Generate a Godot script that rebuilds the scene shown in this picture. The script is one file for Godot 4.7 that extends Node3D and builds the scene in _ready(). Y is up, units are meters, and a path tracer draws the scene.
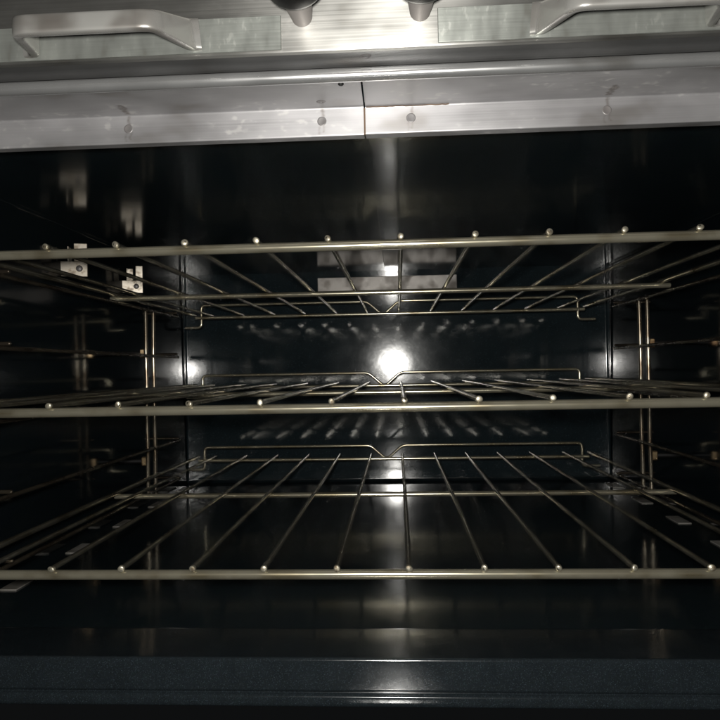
extends Node3D
# Open oven of a restaurant range, seen from just in front of the mouth and lit by the small
# flash lamp beside the lens. Units are metres. Origin: middle of the oven floor, at the mouth;
# x to the right, y up, z towards the viewer (the cavity runs to z = -0.694).

const HW := 0.339      # half width of the cavity
const TOP := 0.340     # ceiling height
const BACK := -0.694   # back wall

var M := {}

func _ready() -> void:
	# ---------- camera ----------
	var cam := Camera3D.new()
	cam.name = "camera"
	add_child(cam)
	cam.projection = Camera3D.PROJECTION_PERSPECTIVE
	cam.keep_aspect = Camera3D.KEEP_HEIGHT
	cam.fov = 56.5
	cam.near = 0.01
	cam.far = 30.0
	var fwd := Vector3(37.0, -8.0, -670.0).normalized()
	var right := Vector3(1.0, 0.0189, 0.0)
	right = (right - fwd * right.dot(fwd)).normalized()
	var back := -fwd
	var up := back.cross(right)
	cam.basis = Basis(right, up, back).transposed()
	cam.position = Vector3(0.0056, 0.182, 0.386)
	cam.current = true
	# ---------- surroundings, flash, exposure ----------
	var env := Environment.new()
	env.background_mode = Environment.BG_COLOR
	env.background_color = Color(0.055, 0.058, 0.060)
	env.ambient_light_source = Environment.AMBIENT_SOURCE_DISABLED
	env.tonemap_mode = Environment.TONE_MAPPER_LINEAR
	env.tonemap_exposure = 1.0
	env.sdfgi_enabled = true
	env.ssao_enabled = true
	env.ssil_enabled = true
	var we := WorldEnvironment.new()
	we.name = "surroundings"
	we.environment = env
	add_child(we)
	var flash := OmniLight3D.new()
	flash.name = "flash"
	flash.position = cam.position + Vector3(-0.009, 0.012, 0.002)
	flash.light_energy = 0.34
	flash.light_color = Color(1.0, 0.99, 0.965)
	flash.light_size = 0.004
	flash.omni_range = 8.0
	flash.omni_attenuation = 2.0
	flash.shadow_enabled = true
	add_child(flash)
	# ---------- materials, then the oven, then what stands in it ----------
	make_materials()
	build_oven()
	build_guides()
	build_racks()

# =====================================================================
# mesh helpers
# =====================================================================
class Builder:
	var v := PackedVector3Array()
	var n := PackedVector3Array()
	var t := PackedVector2Array()
	var i := PackedInt32Array()
	func vert(p: Vector3, nn: Vector3, uv := Vector2.ZERO) -> int:
		v.append(p); n.append(nn); t.append(uv)
		return v.size() - 1
	func tri(a: int, b: int, c: int) -> void:
		var g := (v[b] - v[a]).cross(v[c] - v[a])
		if g.length_squared() < 1e-20:
			return
		if g.dot(n[a] + n[b] + n[c]) > 0.0:      # front faces run clockwise
			i.append(a); i.append(c); i.append(b)
		else:
			i.append(a); i.append(b); i.append(c)
	func quad(a: int, b: int, c: int, d: int) -> void:
		tri(a, b, c); tri(a, c, d)
	func flat(pts: Array, out: Vector3, size := 0.5) -> void:      # a flat convex face with its own normal
		var g: Vector3 = (pts[1] - pts[0]).cross(pts[2] - pts[0]).normalized()
		if g.dot(out) < 0.0:
			g = -g
		var first := v.size()
		var a := g.abs()
		for p in pts:
			var uv := Vector2(p.x, -p.y)
			if a.y > a.x and a.y > a.z: uv = Vector2(p.x, p.z)
			elif a.x > a.z: uv = Vector2(p.z, -p.y)
			vert(p, g, uv / size)
		for k in range(1, pts.size() - 1):
			tri(first, first + k, first + k + 1)
	func mesh(mat: Material) -> ArrayMesh:
		var arr := []
		arr.resize(Mesh.ARRAY_MAX)
		arr[Mesh.ARRAY_VERTEX] = v
		arr[Mesh.ARRAY_NORMAL] = n
		arr[Mesh.ARRAY_TEX_UV] = t
		arr[Mesh.ARRAY_INDEX] = i
		var m := ArrayMesh.new()
		m.add_surface_from_arrays(Mesh.PRIMITIVE_TRIANGLES, arr)
		m.surface_set_material(0, mat)
		return m

func part(called: String, b: Builder, mat: Material, parent: Node3D, label := "") -> MeshInstance3D:
	var o := MeshInstance3D.new()
	o.name = called
	o.mesh = b.mesh(mat)
	parent.add_child(o, true)
	if label: o.set_meta("label", label)
	return o

func share(called: String, mesh: Mesh, at: Vector3, parent: Node3D, label := "") -> MeshInstance3D:
	var o := MeshInstance3D.new()
	o.name = called
	o.mesh = mesh
	o.position = at
	parent.add_child(o, true)
	if label: o.set_meta("label", label)
	return o

func thing(called: String, label: String, category: String, group := "") -> Node3D:
	var o := Node3D.new()
	o.name = called
	add_child(o, true)
	o.set_meta("label", label)
	o.set_meta("category", category)
	if group: o.set_meta("group", group)
	return o

# a box with chamfered edges
func box(b: Builder, lo: Vector3, hi: Vector3, c := 0.0008, size := 0.5) -> Builder:
	var m := (lo + hi) / 2.0
	var h := (hi - lo) / 2.0
	c = minf(c, minf(h.x, minf(h.y, h.z)) * 0.45)
	for ax in 3:
		var u := (ax + 1) % 3
		var w := (ax + 2) % 3
		for s in [-1.0, 1.0]:
			var pts := []
			for q in [[-1.0, -1.0], [1.0, -1.0], [1.0, 1.0], [-1.0, 1.0]]:
				var p := Vector3.ZERO
				p[ax] = s * h[ax]; p[u] = q[0] * (h[u] - c); p[w] = q[1] * (h[w] - c)
				pts.append(m + p)
			var o := Vector3.ZERO
			o[ax] = s
			b.flat(pts, o, size)
			for s2 in [-1.0, 1.0]:
				var e := []
				for q in [[-1.0, 0], [1.0, 0], [1.0, 1], [-1.0, 1]]:
					var p := Vector3.ZERO
					p[w] = q[0] * (h[w] - c)
					p[ax] = s * (h[ax] - (c if q[1] else 0.0))
					p[u] = s2 * (h[u] - (0.0 if q[1] else c))
					e.append(m + p)
				var o2 := Vector3.ZERO
				o2[ax] = s; o2[u] = s2
				b.flat(e, o2, size)
	for sx in [-1.0, 1.0]:
		for sy in [-1.0, 1.0]:
			for sz in [-1.0, 1.0]:
				var s := Vector3(sx, sy, sz)
				var k := s * h
				b.flat([m + k - Vector3(0, s.y * c, s.z * c), m + k - Vector3(s.x * c, 0, s.z * c), m + k - Vector3(s.x * c, s.y * c, 0)], s, size)
	return b

# corners of a path rounded with the given radius
func rounded(pts: Array, r: float, steps := 6) -> Array:
	var out := [pts[0]]
	for k in range(1, pts.size() - 1):
		var p: Vector3 = pts[k]
		var a: Vector3 = pts[k - 1] - p
		var c: Vector3 = pts[k + 1] - p
		var cut := minf(r, minf(a.length(), c.length()) * 0.49)
		var p0 := p + a.normalized() * cut
		var p1 := p + c.normalized() * cut
		for s in steps + 1:
			var f := float(s) / steps
			out.append(p0.lerp(p, f).lerp(p.lerp(p1, f), f))
	out.append(pts[-1])
	return out

# round wire along a path, with domed ends
func tube(b: Builder, pts: Array, r: float, sides := 12, dome := 0.5) -> Builder:
	var count := pts.size()
	var tang := []
	for k in count:
		var d: Vector3 = pts[mini(k + 1, count - 1)] - pts[maxi(k - 1, 0)]
		tang.append(d.normalized())
	var side: Vector3 = tang[0].cross(Vector3.UP)
	if side.length() < 0.1: side = tang[0].cross(Vector3.RIGHT)
	side = side.normalized()
	var rings := []
	var run := 0.0
	var entries := []       # [centre, radius, tangent, normal lean, run]
	for q in [3, 2, 1]:
		var an: float = q * PI / 6.0
		entries.append([pts[0] - tang[0] * sin(an) * r * dome, r * cos(an), tang[0], -sin(an), 0.0])
	for k in count:
		if k > 0: run += pts[k].distance_to(pts[k - 1])
		entries.append([pts[k], r, tang[k], 0.0, run])
	for q in [1, 2, 3]:
		var an: float = q * PI / 6.0
		entries.append([pts[-1] + tang[-1] * sin(an) * r * dome, r * cos(an), tang[-1], sin(an), run])
	for e in entries:
		var tg: Vector3 = e[2]
		side = (side - tg * side.dot(tg)).normalized()
		var other := tg.cross(side)
		var ring := []
		for s in sides + 1:
			var an := TAU * s / sides
			var o := side * cos(an) + other * sin(an)
			var lean: float = e[3]
			ring.append(b.vert(e[0] + o * maxf(e[1], 1e-6), (o * sqrt(1.0 - lean * lean) + tg * lean).normalized(), Vector2(e[4] / 0.1, float(s) / sides)))
		rings.append(ring)
	for k in rings.size() - 1:
		for s in sides:
			b.quad(rings[k][s], rings[k][s + 1], rings[k + 1][s + 1], rings[k + 1][s])
	return b

# turned shape about an axis through "at": profile of [radius, height] pairs; sharp corners by repeating a point
func lathe(b: Builder, at: Vector3, axis: Vector3, prof: Array, sides := 32, squash := Vector3.ONE) -> Builder:
	var u := axis.cross(Vector3.UP)
	if u.length() < 0.1: u = axis.cross(Vector3.RIGHT)
	u = u.normalized()
	var w := axis.cross(u)
	for k in prof.size() - 1:
		var p0: Vector2 = Vector2(prof[k][0], prof[k][1])
		var p1: Vector2 = Vector2(prof[k + 1][0], prof[k + 1][1])
		if p0.distance_to(p1) < 1e-7: continue
		var d := (p1 - p0).normalized()
		var nn := Vector2(d.y, -d.x)      # outward while the profile climbs the axis
		var rows := [[], []]
		for s in sides + 1:
			var an := TAU * s / sides
			var o := u * cos(an) + w * sin(an)
			for q in 2:
				var p: Vector2 = [p0, p1][q]
				var m := nn
				var kk: int = k - 1 if q == 0 else k + 1
				if kk >= 0 and kk < prof.size() - 1:
					var e := (Vector2(prof[kk + 1][0], prof[kk + 1][1]) - Vector2(prof[kk][0], prof[kk][1]))
					if e.length() > 1e-7:
						e = e.normalized()
						m = (nn + Vector2(e.y, -e.x)).normalized()
				rows[q].append(b.vert(at + (o * p.x + axis * p.y) * squash, (o * m.x + axis * m.y).normalized(), Vector2(float(s) / sides * 3.0, p.y / 0.1 + p.x / 0.1)))
		for s in sides:
			b.quad(rows[0][s], rows[0][s + 1], rows[1][s + 1], rows[1][s])
	return b

# bent sheet: a profile of (z, y) points, given thickness on its left side, running from x0 to x1
func sheet(b: Builder, prof: Array, thick: float, x0: float, x1: float, cuts := 1) -> Builder:
	var cnt := prof.size()
	var nor := []
	for k in cnt:
		var d: Vector3 = prof[mini(k + 1, cnt - 1)] - prof[maxi(k - 1, 0)]
		var d1: Vector3 = d.normalized()
		nor.append(Vector3(-d1.y, d1.x, 0))     # in profile space x = z, y = y
	var run := [0.0]
	for k in range(1, cnt):
		run.append(run[-1] + prof[k].distance_to(prof[k - 1]))
	for face in 2:
		var grid := []
		for k in cnt:
			var p: Vector3 = prof[k] + nor[k] * (thick if face == 1 else 0.0)
			var nn: Vector3 = nor[k] * (1.0 if face == 1 else -1.0)
			var row := []
			for c in cuts + 1:
				var x := lerpf(x0, x1, float(c) / cuts)
				row.append(b.vert(Vector3(x, p.y, p.x), Vector3(0, nn.y, nn.x), Vector2(x / 0.8 + 0.5, run[k] / 0.2)))
			grid.append(row)
		for k in cnt - 1:
			for c in cuts:
				b.quad(grid[k][c], grid[k][c + 1], grid[k + 1][c + 1], grid[k + 1][c])
	var q := func(p: Vector3, x: float) -> Vector3: return Vector3(x, p.y, p.x)
	for e in [0, cnt - 1]:
		var a: Vector3 = prof[e]
		var c: Vector3 = prof[e] + nor[e] * thick
		var way: Vector3 = prof[e] - prof[1 if e == 0 else cnt - 2]
		b.flat([q.call(a, x0), q.call(a, x1), q.call(c, x1), q.call(c, x0)], Vector3(0, way.y, way.x))
	for x in [x0, x1]:
		for k in cnt - 1:
			b.flat([q.call(prof[k], x), q.call(prof[k + 1], x), q.call(prof[k + 1] + nor[k + 1] * thick, x), q.call(prof[k] + nor[k] * thick, x)], Vector3(1.0 if x == x1 else -1.0, 0, 0))
	return b

# hollow fillet in the corner between two walls; solid behind
func cove(at: Vector3, a: Vector3, c: Vector3, along: Vector3, r: float) -> Builder:
	var b := Builder.new()
	var mid := at + (a + c) * r
	var rows := []
	for k in 9:
		var an := k * PI / 16.0
		var d := a * cos(an) + c * sin(an)
		rows.append([b.vert(mid - d * r, d), b.vert(mid - d * r + along, d)])
	for k in 8:
		b.quad(rows[k][0], rows[k][1], rows[k + 1][1], rows[k + 1][0])
	for f in [-a, -c]:
		var e: Vector3 = c if f == -a else a
		b.flat([at - f * 0.0001 , at + e * r - f * 0.0001, at + e * r + along - f * 0.0001, at + along - f * 0.0001], f)
	return b

# =====================================================================
# materials
# =====================================================================
func noise(seed_: int, freq: float, oct := 4, kind := FastNoiseLite.TYPE_SIMPLEX_SMOOTH) -> FastNoiseLite:
	var f := FastNoiseLite.new()
	f.seed = seed_
	f.frequency = freq
	f.noise_type = kind
	f.fractal_octaves = oct
	return f

func tex(img: Image) -> ImageTexture:
	img.generate_mipmaps()
	return ImageTexture.create_from_image(img)

func std(called: String, col: Color, rough: float, metal: float) -> StandardMaterial3D:
	var m := StandardMaterial3D.new()
	m.resource_name = called
	m.albedo_color = col
	m.roughness = rough
	m.metallic = metal
	return m

func brushed_images(seed_: int, base: Color, streak: float, blotch: float, deposits: float, marks := []) -> Array:
	# [colour, roughness] of rolled, wiped and stained steel: grain along x; 0.8 m x 0.2 m to a tile
	var w := 1536
	var h := 384
	var rng := RandomNumberGenerator.new()
	rng.seed = seed_
	var fine := noise(seed_ + 1, 0.004, 2)
	var big := noise(seed_ + 2, 0.006, 4)
	var dep := noise(seed_ + 3, 0.055, 5)
	var rows := []
	for y in h: rows.append(rng.randf_range(-1.0, 1.0))
	var c := Image.create(w, h, false, Image.FORMAT_RGB8)
	var r := Image.create(w, h, false, Image.FORMAT_R8)
	for y in h:
		for x in w:
			var g: float = rows[y] * 0.40 + fine.get_noise_2d(x * 1.0, y * 150.0) * 0.8
			var bl := big.get_noise_2d(x, y * 1.6)
			var d := smoothstep(0.22, 0.5, dep.get_noise_2d(x * 0.8, y * 1.3)) * smoothstep(0.0, 0.35, bl + 0.12)
			var k := 1.0 + g * streak + bl * blotch
			var col := Color(base.r * k, base.g * k, base.b * k)
			col = col.lerp(Color(0.78, 0.77, 0.75), d * deposits * 0.6)
			col = col.lerp(Color(0.36, 0.33, 0.29), smoothstep(0.25, 0.6, -bl) * 0.22)
			c.set_pixel(x, y, col.clamp())
			r.set_pixel(x, y, Color(clampf(0.5 + g * 0.05 + bl * 0.14 + d * 0.2 * deposits, 0.1, 1.0), 0, 0))
	for mk in marks:           # runs and smears of old grease: [x metres, v from, v to, half width metres, strength]
		var mx := int((mk[0] / 0.8 + 0.5) * w)
		var wob := noise(seed_ + mx, 0.05, 3)
		for y in range(int(mk[1] * h), int(mk[2] * h)):
			var half: float = mk[3] / 0.8 * w * (1.0 + 0.7 * wob.get_noise_1d(y * 3.0))
			var off := wob.get_noise_1d(y * 2.0 + 500.0) * 2.0
			for x in range(int(mx - half - 3), int(mx + half + 4)):
				var e: float = smoothstep(half + 1.5, half - 1.5, absf(x - mx - off)) * mk[4] * (0.7 + 0.5 * wob.get_noise_2d(x * 6.0, y * 4.0))
				c.set_pixel(x, y, c.get_pixel(x, y).lerp(Color(0.33, 0.30, 0.28), clampf(e, 0, 1)))
	return [tex(c), tex(r)]

func steel(called: String, seed_: int, base: Color, rough: float, metal: float, deposits := 0.5, aniso := -0.75, marks := []) -> StandardMaterial3D:
	var im := brushed_images(seed_, base, 0.03, 0.14, deposits, marks)
	var m := std(called, Color.WHITE, rough * 2.0, metal)
	m.albedo_texture = im[0]
	m.roughness_texture = im[1]
	m.roughness_texture_channel = BaseMaterial3D.TEXTURE_CHANNEL_RED
	m.anisotropy_enabled = true
	m.anisotropy = aniso
	return m

func enamel(called: String, seed_: int, base: Color, rough: float, specks: int, tile: float, soil := 1.0) -> StandardMaterial3D:
	# porcelain enamel: deep blue-black glass with pale pinhead specks, baked-on film in the gloss
	var s := 768
	var rng := RandomNumberGenerator.new()
	rng.seed = seed_
	var film := noise(seed_ + 5, 0.008, 5).get_seamless_image(s, s)
	var peel := noise(seed_ + 6, 0.03, 2).get_seamless_image(s, s)
	var c := Image.create(s, s, false, Image.FORMAT_RGB8)
	var r := Image.create(s, s, false, Image.FORMAT_R8)
	for y in s:
		for x in s:
			var f := film.get_pixel(x, y).r - 0.5
			var k := 1.0 + f * 0.5 * soil
			c.set_pixel(x, y, Color(base.r * k, base.g * k, base.b * k).clamp())
			r.set_pixel(x, y, Color(clampf(0.5 + f * 0.5 * soil + rng.randf_range(-0.02, 0.02), 0.05, 1.0), 0, 0))
	for q in specks:
		var x := rng.randi_range(0, s - 2)
		var y := rng.randi_range(0, s - 2)
		var k := rng.randf_range(0.5, 2.3)
		var p := Color(base.r * k, base.g * k, base.b * k).clamp()
		c.set_pixel(x, y, p)
		r.set_pixel(x, y, Color(0.6, 0, 0))
		if rng.randf() < 0.4:
			c.set_pixel(x + 1, y, p)
			if rng.randf() < 0.5: c.set_pixel(x, y + 1, p)
	var m := std(called, Color.WHITE, rough * 2.0, 0.0)
	m.albedo_texture = tex(c)
	m.roughness_texture = tex(r)
	m.roughness_texture_channel = BaseMaterial3D.TEXTURE_CHANNEL_RED
	m.heightmap_enabled = true
	m.heightmap_texture = tex(peel)
	m.heightmap_scale = 0.0012
	m.uv1_triplanar = true
	m.uv1_world_triplanar = true
	m.uv1_scale = Vector3.ONE / tile
	return m

func wire(called: String, seed_: int, base: Color, stain: Color, rough: float, amount: float) -> StandardMaterial3D:
	var s := 256
	var a := noise(seed_, 0.02, 4).get_seamless_image(s, s)
	var b := noise(seed_ + 1, 0.06, 3).get_seamless_image(s, s)
	var c := Image.create(s, s, false, Image.FORMAT_RGB8)
	var r := Image.create(s, s, false, Image.FORMAT_R8)
	for y in s:
		for x in s:
			var f := smoothstep(0.40, 0.80, a.get_pixel(x, y).r * 0.75 + b.get_pixel(x, y).r * 0.25)
			c.set_pixel(x, y, base.lerp(stain, f * amount))
			r.set_pixel(x, y, Color(clampf(0.44 + f * 0.22 + (b.get_pixel(x, y).r - 0.5) * 0.1, 0.1, 1.0), 0, 0))
	var m := std(called, Color.WHITE, rough * 2.0, 0.85)
	m.albedo_texture = tex(c)
	m.roughness_texture = tex(r)
	m.roughness_texture_channel = BaseMaterial3D.TEXTURE_CHANNEL_RED
	m.uv1_triplanar = true
	m.uv1_world_triplanar = true
	m.uv1_scale = Vector3.ONE / 0.30
	return m

func make_materials() -> void:
	M.enamel = enamel("black_enamel", 11, Color(0.044, 0.064, 0.073), 0.10, 5000, 0.40, 0.22)
	M.enamel.metallic_specular = 0.6
	M.back = enamel("lit_black_enamel", 13, Color(0.108, 0.140, 0.153), 0.09, 9000, 0.30, 0.25)  # same black enamel, fuller light on the back wall put into a paler colour
	M.back.metallic_specular = 0.6
	M.baked = enamel("baked_enamel", 17, Color(0.075, 0.100, 0.110), 0.135, 7000, 0.40, 0.25)
	M.baked.metallic_specular = 0.55
	M.sill = enamel("speckled_enamel", 23, Color(0.080, 0.096, 0.106), 0.125, 60000, 0.15, 0.4)
	var runs := []
	for x in [-0.150, -0.0352, 0.0165, 0.1275, 0.235, -0.255]:
		runs.append([x + 0.0004, 0.085, 0.132, 0.0007, 0.55])
		runs.append([x + 0.0012, 0.06, 0.09, 0.0004, 0.4])
		runs.append([x - 0.0014, 0.055, 0.10, 0.0004, 0.35])
	for x in [-0.150, 0.1275]:
		runs.append([x + 0.0006, 0.142, 0.205, 0.0019, 0.6])
	M.lip = steel("rolled_steel", 31, Color(0.58, 0.575, 0.58), 0.44, 0.6, 0.5, -0.65, runs)
	M.ledge = steel("dull_steel", 47, Color(0.43, 0.43, 0.43), 0.34, 0.8, 0.06)
	M.fascia = steel("stainless_fascia", 59, Color(0.64, 0.635, 0.62), 0.38, 0.93, 0.12, -0.85)
	M.plate = steel("reflection_tinted_steel", 71, Color(0.55, 0.56, 0.542), 0.40, 0.65, 0.3)  # greenish reflection of the room is put into this plate colour
	M.bead = steel("bead_steel", 53, Color(0.68, 0.68, 0.68), 0.21, 0.8, 0.0, 0.01)
	M.casing = std("casing_steel", Color(0.55, 0.55, 0.54), 0.4, 0.9)
	M.handle = wire("cast_handle", 83, Color(0.74, 0.735, 0.72), Color(0.46, 0.44, 0.42), 0.27, 0.9)
	M.handle.metallic = 0.72
	M.knob = std("black_knob", Color(0.05, 0.05, 0.05), 0.42, 0.0)
	M.stem = std("knob_stem", Color(0.55, 0.53, 0.52), 0.55, 0.4)
	M.rail = wire("rail_steel", 91, Color(0.74, 0.715, 0.635), Color(0.44, 0.40, 0.31), 0.21, 0.8)
	M.rod = wire("rod_steel", 97, Color(0.66, 0.64, 0.585), Color(0.36, 0.32, 0.25), 0.21, 0.9)
	M.rod.metallic = 0.95
	M.tip = wire("weld_tip", 99, Color(0.64, 0.62, 0.56), Color(0.30, 0.26, 0.20), 0.46, 1.0)
	M.tip.metallic = 0.8
	M.tip.uv1_scale = Vector3.ONE / 0.035
	M.guide = wire("guide_steel", 101, Color(0.60, 0.57, 0.51), Color(0.26, 0.20, 0.14), 0.22, 0.85)
	M.soot = wire("burnt_wire", 103, Color(0.34, 0.31, 0.27), Color(0.14, 0.11, 0.09), 0.26, 0.9)
	M.pale = wire("pale_clip", 107, Color(0.68, 0.65, 0.60), Color(0.40, 0.35, 0.29), 0.40, 0.9)
	M.pale.metallic = 0.6
	M.pale.uv1_scale = Vector3.ONE / 0.06
	M.dull = wire("dull_clip", 108, Color(0.55, 0.54, 0.52), Color(0.34, 0.32, 0.29), 0.45, 0.8)
	M.dull.metallic = 0.3
	M.brass = wire("heat_tinted_steel", 109, Color(0.66, 0.57, 0.44), Color(0.45, 0.30, 0.20), 0.32, 0.7)
	M.weld = wire("weld_mark", 113, Color(0.45, 0.44, 0.44), Color(0.33, 0.31, 0.30), 0.46, 0.8)
	M.weld.metallic = 0.5
	M.rust = wire("rust", 127, Color(0.36, 0.28, 0.21), Color(0.22, 0.16, 0.12), 0.7, 1.0)
	M.rust.metallic = 0.0
	M.hole = std("dark_hole", Color(0.02, 0.02, 0.02), 0.6, 0.0)
	M.flue = wire("flue_steel", 131, Color(0.66, 0.64, 0.62), Color(0.54, 0.51, 0.48), 0.5, 0.7)
	M.flue.metallic = 0.3

# =====================================================================
# the oven
# =====================================================================
func build_oven() -> void:
	var o := thing("range_oven", "open steel range oven with black enamel cavity, seen through its mouth", "oven")
	var t := 0.008
	# cavity: five enamelled panels that butt against each other
	part("back_wall", box(Builder.new(), Vector3(-HW - 0.03, -t, BACK - t), Vector3(HW + 0.03, TOP + t, BACK), 0.0005), M.back, o, "glossy black back wall, its light painted in as teal-black")
	for s in [-1.0, 1.0]:          # pressed walls, a touch out of square like any used oven
		var wx: float = s * t
		var sw := part("side_wall", box(Builder.new(), Vector3(minf(0, wx), -t, 0.001), Vector3(maxf(0, wx), TOP + t, -BACK - 0.013), 0.0005), M.enamel, o, "left black side wall" if s < 0 else "right black side wall")
		sw.position = Vector3(s * HW, 0, BACK)
		sw.rotation_degrees = Vector3(0, -0.45, 0.6) if s < 0 else Vector3(0, 1.0, -0.8)
	part("ceiling_panel", box(Builder.new(), Vector3(-HW - 0.022, TOP, BACK), Vector3(HW + 0.022, TOP + t, -0.003), 0.0005), M.baked, o, "glossy black oven roof")
	for s in [-1.0, 1.0]:
		var cs := Builder.new()
		tube(cs, [Vector3(s * (HW + 0.0030), TOP - 0.0008, BACK + 0.002), Vector3(s * (HW + (0.0080 if s < 0 else 0.0150)), TOP - 0.0008, -0.014)], 0.0016, 10)
		part("corner_glint_bead", cs, M.enamel, o)  # thin bead added to catch a glint along the roof corner
	part("roof_strip", box(Builder.new(), Vector3(-0.0110, TOP - 0.0022, BACK + 0.002), Vector3(0.0100, TOP, -0.006), 0.0007), M.baked, o, "narrow strip along the middle of the oven roof")
	for s in [-1.0, 1.0]:
		part("corner_cove", cove(Vector3(s * HW, -0.004, BACK), Vector3(-s, 0, 0), Vector3(0, 0, 1), Vector3(0, TOP + 0.006, 0), 0.0035), M.back, o)
	part("corner_cove", cove(Vector3(-HW - 0.004, 0, BACK), Vector3(0, 1, 0), Vector3(0, 0, 1), Vector3(2.0 * HW + 0.008, 0, 0), 0.006), M.baked, o)
	part("floor_panel", box(Builder.new(), Vector3(-HW - 0.02, -t, BACK), Vector3(HW + 0.02, 0, -0.083), 0.0005), M.baked, o, "glossy black oven floor")
	# threshold: climbs from the floor to a rounded edge, then drops as the speckled front face
	var sp := rounded([Vector3(-0.082, -0.001, 0), Vector3(-0.060, 0.010, 0), Vector3(0.0, 0.0158, 0), Vector3(0.0, -0.0032, 0), Vector3(-0.0025, -0.0045, 0), Vector3(0.0005, -0.0058, 0), Vector3(0.0005, -0.0125, 0), Vector3(-0.012, -0.0135, 0)], 0.0026, 5)
	part("sill", sheet(Builder.new(), sp, -0.0018, -HW - 0.03, HW + 0.03, 2), M.sill, o, "speckled blue-black enamel sill along the bottom of the mouth")
	# jambs beside the mouth
	for s in [-1.0, 1.0]:
		var a: float = s * HW
		var b: float = s * (HW + 0.055)
		part("jamb", box(Builder.new(), Vector3(minf(a, b), -0.06, -0.012), Vector3(maxf(a, b), 0.3155, -0.001), 0.001), M.ledge, o)
	# flange over the mouth: two bent pieces that meet in a seam
	for s in 2:
		var x0: float = [-HW - 0.055, -0.0098][s]
		var x1: float = [-0.0108, HW + 0.055][s]
		var lp := rounded([Vector3(-0.010, 0.3186, 0), Vector3(0.0, 0.3172 + s * 0.0003, 0), Vector3(0.0, 0.3340 - s * 0.0004, 0), Vector3(0.0340, 0.3352 - s * 0.0003, 0)], 0.0010, 4)
		var fl := part("flange", sheet(Builder.new(), lp, 0.0012, x0, x1, 4), M.lip, o, ["left bright steel flange over the mouth", "right bright steel flange over the mouth"][s])
		for w in ([[-0.150, 0.0], [-0.0352, 0.0], [-0.255, 0.0]] if s == 0 else [[0.0165, 0.0], [0.1275, 0.0], [0.235, 0.0]]):
			var wl := Builder.new()
			lathe(wl, Vector3(w[0], 0.3262, -0.0002), Vector3(0, 0, 1), [[0.0028, 0.0], [0.0026, 0.00035], [0.0022, 0.0004], [0.0017, 0.0003], [0.0, 0.00028]], 20)
			part("spot_weld", wl, M.weld, fl)
			if absf(w[0]) < 0.05:
				var ul := Builder.new()
				lathe(ul, Vector3(w[0] + 0.0006, 0.3345, 0.008), Vector3(0, -1, 0), [[0.0028, -0.001], [0.0027, 0.0002], [0.002, 0.0003], [0.0, 0.0002]], 18)
				part("spot_weld", ul, M.weld, fl)
	# rust that has crept out of the seam and along the crease of the right piece
	var rb := Builder.new()
	var rng := RandomNumberGenerator.new()
	rng.seed = 5
	var rp := []
	for k in 26:
		rp.append(Vector3(-0.0092 + k * 0.0019, 0.3332 + rng.randf_range(-0.00012, 0.00012), 0.0004 + rng.randf_range(-0.0002, 0.0001)))
	tube(rb, rp, 0.00034, 6)
	part("rust_line", rb, M.rust, o)
	var sb := Builder.new()
	box(sb, Vector3(-0.0112, 0.3180, -0.0018), Vector3(-0.0094, 0.3336, -0.0014), 0.0001)
	part("seam_backing", sb, M.rust, o)
	# rolled bead at the front of the flange, then the set-back channel under the fascia
	var bd := Builder.new()
	var arc := []
	for k in 15:
		var an := lerpf(-0.62 * PI, 0.55 * PI, k / 14.0)
		arc.append(Vector3(0.0335 + cos(an) * 0.0036, 0.3378 + sin(an) * 0.0036, 0))
	sheet(bd, arc, 0.0010, -HW - 0.055, HW + 0.055, 2)
	part("rolled_bead", bd, M.bead, o)
	var ch := rounded([Vector3(0.0335, 0.3420, 0), Vector3(0.0400, 0.3436, 0), Vector3(0.0525, 0.3424, 0)], 0.002, 4)
	part("channel", sheet(Builder.new(), ch, 0.0012, -HW - 0.055, HW + 0.055, 2), M.ledge, o)
	for h in [[-0.0075, 0.3428, 0.0425, 0.0030], [-0.0215, 0.3342, 0.0295, 0.0016]]:
		var hb := Builder.new()
		lathe(hb, Vector3(h[0], h[1] + 0.0006, h[2]), Vector3(0, -1, 0), [[h[3], -0.0008], [h[3], 0.0002], [h[3] * 0.8, 0.0005], [h[3] * 0.55, 0.0003], [h[3] * 0.5, -0.0003], [0.0, -0.0003]], 18)
		part("rivet", hb, M.hole if h[3] < 0.002 else M.weld, o)
	# fascia with its two plates, pulls and knobs
	var fp := rounded([Vector3(0.0490, 0.3424, 0), Vector3(0.0540, 0.3412, 0), Vector3(0.0540, 0.4800, 0), Vector3(0.020, 0.4800, 0)], 0.0012, 4)
	part("fascia", sheet(Builder.new(), fp, 0.0012, -HW - 0.062, HW + 0.062, 2), M.fascia, o, "brushed steel control fascia above the mouth")
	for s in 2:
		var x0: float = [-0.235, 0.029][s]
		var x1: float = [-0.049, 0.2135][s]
		part("tray_front", box(Builder.new(), Vector3(x0, 0.3425, 0.0542), Vector3(x1, 0.3597, 0.0556), 0.0004, 0.21), M.plate, o, ["left steel tray front, pale greenish room reflection painted in", "right steel tray front, pale greenish room reflection painted in"][s])
		var cx: float = [-0.1350, 0.1195][s]
		part("pull_handle", pull(cx), M.handle, o, ["left bent steel pull handle", "right bent steel pull handle"][s])
	for x in [-0.0385, 0.0205]:
		var kb := Builder.new()
		lathe(kb, Vector3(x, 0.3646, 0.0752), Vector3(0, 0, 1), [[0.0, 0.0], [0.0125, 0.0], [0.0148, 0.002], [0.0152, 0.004], [0.0146, 0.017], [0.0130, 0.0195], [0.0, 0.0200]], 36)
		var kn := part("knob", kb, M.knob, o)
		var st := Builder.new()
		lathe(st, Vector3(x, 0.3590, 0.0541), Vector3(0, 0, 1), [[0.0052, 0.0], [0.0055, 0.003], [0.0074, 0.0195], [0.0074, 0.0220]], 28)
		part("stem", st, M.stem, kn)
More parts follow.
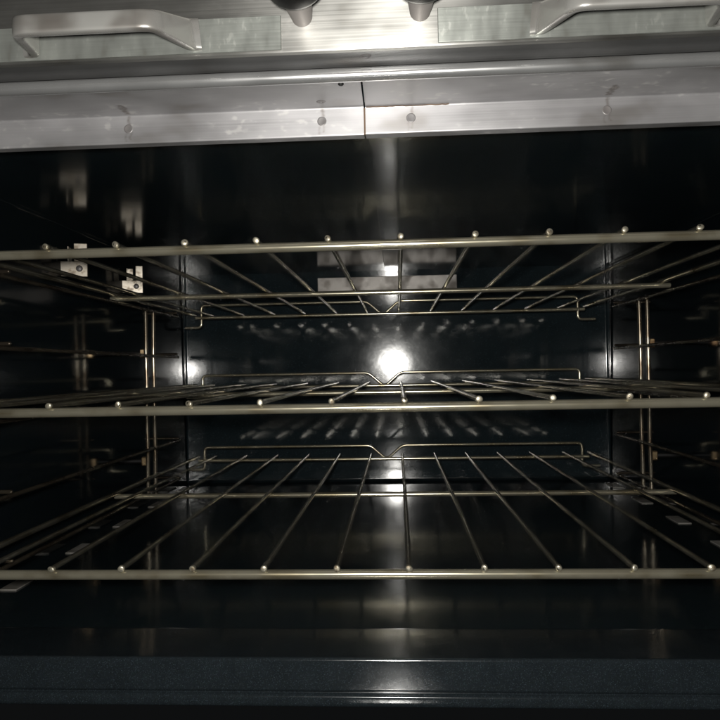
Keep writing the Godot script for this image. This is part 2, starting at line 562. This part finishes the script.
		var gp := Builder.new()
		box(gp, Vector3(x - 0.0035, 0.3558, 0.0945), Vector3(x + 0.0035, 0.3803, 0.1010), 0.0015)
		part("grip", gp, M.knob, kn)
	# outer casing
	for s in [-1.0, 1.0]:
		var a: float = s * (HW + 0.062)
		var b: float = s * (HW + 0.060)
		part("casing_side", box(Builder.new(), Vector3(minf(a, b), -0.08, BACK - 0.05), Vector3(maxf(a, b), 0.479, -0.0125), 0.0005), M.casing, o)
	part("casing_top", box(Builder.new(), Vector3(-HW - 0.06, 0.4765, BACK - 0.05), Vector3(HW + 0.06, 0.4785, 0.0185), 0.0005), M.casing, o)
	part("casing_back", box(Builder.new(), Vector3(-HW - 0.06, -0.08, BACK - 0.052), Vector3(HW + 0.06, 0.476, BACK - 0.0505), 0.0005), M.casing, o)
	# door, let down flat in front of the mouth
	var dr := part("door", box(Builder.new(), Vector3(-HW - 0.045, -0.050, 0.010), Vector3(HW + 0.045, -0.0165, 0.330), 0.004), M.sill, o, "black enamel door let down in front of the mouth")
	part("door_skin", box(Builder.new(), Vector3(-HW - 0.050, -0.0535, 0.012), Vector3(HW + 0.050, -0.0503, 0.334), 0.001), M.fascia, dr)
	# flue cover high on the back wall
	var fc := Builder.new()
	box(fc, Vector3(-0.120, 0.3075, BACK), Vector3(0.104, 0.3300, BACK + 0.004), 0.0015)
	part("flue_cover", fc, M.flue, o, "pale grey flue plate high on the back wall")
	# slotted brackets on the left wall
	for z in [-0.300, -0.455]:
		var bk := Builder.new()
		box(bk, Vector3(-0.008, -0.0200, -0.002), Vector3(0.0200, -0.0040, 0), 0.0005)
		if z < -0.4:
			box(bk, Vector3(0, -0.0042, -0.0022), Vector3(0.0082, 0.0110, -0.0002), 0.0005)
		box(bk, Vector3(0.0068 if z > -0.4 else 0.0112, -0.0042, -0.0022), Vector3(0.0200, 0.0150, -0.0002), 0.0005)
		var br := part("slotted_bracket", bk, M.pale, o, "nearer pale slotted bracket on the left wall" if z > -0.4 else "farther pale slotted bracket on the left wall")
		br.position = Vector3(-HW, 0.305, z)
		br.rotation = Vector3(0.05, 0.30, 0)
		var foot := Builder.new()
		box(foot, Vector3(0.0, -0.018, -0.022), Vector3(0.0014, 0.012, -0.0024), 0.0004)
		part("foot", foot, M.pale, br)
		var bo := Builder.new()
		lathe(bo, Vector3(0.0120, -0.0115, 0.0), Vector3(0, 0, 1), [[0.0034, 0.0], [0.0034, 0.0012], [0.0024, 0.0019], [0.0, 0.0021]], 14)
		part("bolt", bo, M.weld, br)
	# clips along both edges of the floor
	var cm := box(Builder.new(), Vector3(-0.0075, 0.0, -0.018), Vector3(0.0075, 0.0012, 0.018), 0.0005).mesh(M.dull)
	for s in [-1.0, 1.0]:
		for z in [-0.183, -0.296, -0.409, -0.522, -0.635]:
			share("floor_clip", cm, Vector3(s * 0.3265, 0.0, z), o)
	# standoffs that carry the rack guides
	for s in [-1.0, 1.0]:
		for z in [-0.4345, -0.0745]:
			for y in [0.206, 0.072]:
				var so := Builder.new()
				var a: float = s * 0.3065
				var b: float = s * (HW + 0.012)
				tube(so, [Vector3(s * 0.3130, y, z), Vector3(b, y, z)], 0.0030, 10)
				var sf := part("standoff", so, M.hole, o)
				var cl := Builder.new()
				var c: float = s * 0.3135
				box(cl, Vector3(minf(a, c), y - 0.0055, z - 0.004), Vector3(maxf(a, c), y + 0.0055, z + 0.0045), 0.0012)
				part("clip", cl, M.brass, sf)

func pull(cx: float) -> Builder:
	# flat bar bent forward from two feet on the fascia; droops a little below its feet
	var b := Builder.new()
	var path := rounded([Vector3(-0.0445, 0.3490, 0.0552), Vector3(-0.0400, 0.3485, 0.0570), Vector3(-0.0320, 0.3400, 0.0885), Vector3(0.0320, 0.3400, 0.0885), Vector3(0.0400, 0.3485, 0.0570), Vector3(0.0445, 0.3490, 0.0552)], 0.0065, 7)
	var cnt := path.size()
	var rings := []
	for k in cnt:
		var tg: Vector3 = (path[mini(k + 1, cnt - 1)] - path[maxi(k - 1, 0)]).normalized()
		var up := Vector3.UP
		up = (up - tg * up.dot(tg)).normalized()
		var fr := tg.cross(up)
		if fr.z < 0.0: fr = -fr
		var wide := 0.0046 + 0.0034 * smoothstep(0.030, 0.044, absf(path[k].x))
		var thin := 0.0026
		var ring := []
		for s in 21:
			var an := TAU * s / 20
			var cs := cos(an)
			var sn := sin(an)
			var e := 0.42
			var o: Vector3 = up * (signf(sn) * pow(absf(sn), e) * wide) + fr * (signf(cs) * pow(absf(cs), e) * thin)
			var nn: Vector3 = up * (signf(sn) * pow(absf(sn), 2.0 - e) / wide) + fr * (signf(cs) * pow(absf(cs), 2.0 - e) / thin)
			ring.append(b.vert(path[k] + o + Vector3(cx, 0.0026, 0), nn.normalized(), Vector2(k * 0.1, s * 0.05)))
		rings.append(ring)
	for k in cnt - 1:
		for s in 20:
			b.quad(rings[k][s], rings[k][s + 1], rings[k + 1][s + 1], rings[k + 1][s])
	return b

# =====================================================================
# rack guides: wire ladders hung on the side walls
# =====================================================================
func build_guides() -> void:
	var rng := RandomNumberGenerator.new()
	rng.seed = 77
	for s in [-1.0, 1.0]:
		var g := thing("rack_guide", "wire rack guide hung on the left oven wall" if s < 0 else "wire rack guide hung on the right oven wall", "rack guide", "wire guides on the oven walls")
		for z in [-0.428, -0.068]:
			for x in [0.2945, 0.3040]:
				var b := Builder.new()
				var pts := []
				for k in 9:
					var f := k / 8.0
					pts.append(Vector3(s * (x + rng.randf_range(-0.0005, 0.0005)), lerpf(0.030, 0.2585, f), z + rng.randf_range(-0.0004, 0.0004)))
				tube(b, pts, 0.0024, 10)
				part("upright", b, M.guide, g)
		for y in [0.0480, 0.0965, 0.1500, 0.2010, 0.2520]:
			var b := Builder.new()
			tube(b, rounded([Vector3(s * 0.2700, y, -0.446), Vector3(s * 0.2700, y, -0.050), Vector3(s * 0.3000, y, -0.038)], 0.006), 0.0017, 10)
			part("support_wire", b, M.soot, g)
			for z in [-0.4325, -0.0725]:
				var c := Builder.new()
				tube(c, [Vector3(s * 0.2670, y + 0.0034, z), Vector3(s * 0.3090, y + 0.0034, z)], 0.0016, 8)
				part("cross_tab", c, M.soot, g)

# =====================================================================
# racks
# =====================================================================
func build_racks() -> void:
	var rows := [
		["wire oven rack in the topmost guides, seen from below", 0.2587, 0.0, 201],
		["wire oven rack in the middle, seen almost edge on", 0.1578, 0.0005, 202],
		["lowest wire oven rack, seen from above over the oven floor", 0.0550, 0.0015, 203],
	]
	var tb := Builder.new()
	lathe(tb, Vector3.ZERO, Vector3(0, 0, 1), [[0.0, -0.0026], [0.0017, -0.0022], [0.0020, -0.0008], [0.00205, 0.0004], [0.0018, 0.0008], [0.0011, 0.0010], [0.0, 0.0011]], 18)
	var tip := tb.mesh(M.tip)
	for r in rows:
		var o := thing("oven_rack", r[0], "oven rack", "wire racks in the oven")
		o.position = Vector3(r[2], r[1], 0)
		var rng := RandomNumberGenerator.new()
		rng.seed = r[3]
		var b := Builder.new()
		tube(b, [Vector3(-0.288, 0, -0.029), Vector3(0.0, 0.0, -0.029), Vector3(0.274, 0, -0.029)], 0.0031, 18)
		part("front_rail", b, M.rail, o)
		b = Builder.new()
		tube(b, [Vector3(-0.288, 0, -0.291), Vector3(0.276, 0, -0.291)], 0.0026, 14)
		part("middle_rail", b, M.rail, o)
		b = Builder.new()
		tube(b, [Vector3(-0.280, 0, -0.557), Vector3(0.266, 0, -0.557)], 0.0024, 14)
		part("back_rail", b, M.rail, o)
		for x in [-0.284, 0.269]:
			b = Builder.new()
			tube(b, [Vector3(x, 0.0046, -0.025), Vector3(x, 0.0046, -0.566)], 0.0024, 12)
			part("side_rail", b, M.rod, o)
		# back stop: raised wire with a notch in the middle and feet turned outward
		b = Builder.new()
		var yt := 0.0182
		tube(b, rounded([Vector3(-0.297, -0.0135, -0.562), Vector3(-0.2735, -0.0135, -0.562), Vector3(-0.2735, yt, -0.562), Vector3(-0.0355, yt, -0.562), Vector3(-0.0158, 0.0010, -0.562), Vector3(-0.0098, 0.0010, -0.562), Vector3(0.0098, yt, -0.562), Vector3(0.2585, yt, -0.562), Vector3(0.2585, -0.0135, -0.562), Vector3(0.282, -0.0135, -0.562)], 0.0065, 6), 0.0020, 10)
		part("back_stop", b, M.rail, o)
		for k in 12:
			b = Builder.new()
			var x := 0.0096 + 0.0450 * (k - 6) + rng.randf_range(-0.0005, 0.0005)
			var y := 0.0044
			var pts := []
			var bow := rng.randf_range(-0.0006, 0.0006)
			var sag := rng.randf_range(-0.0003, 0.0003)
			for q in 13:
				var f := q / 12.0
				pts.append(Vector3(x + bow * sin(f * PI), y + sag * sin(f * PI), lerpf(-0.0262, -0.572, f)))
			tube(b, pts, 0.0018, 12, 0.6)
			var rd := part("rod", b, M.rod, o)
			var tp := share("rod_tip", tip, Vector3(x, y, -0.0262), rd)
			tp.rotation = Vector3(rng.randf_range(-0.25, 0.25), rng.randf_range(-0.25, 0.25), rng.randf_range(-3.0, 3.0))
			tp.scale = Vector3(rng.randf_range(0.9, 1.15), rng.randf_range(0.85, 1.05), 1.0)
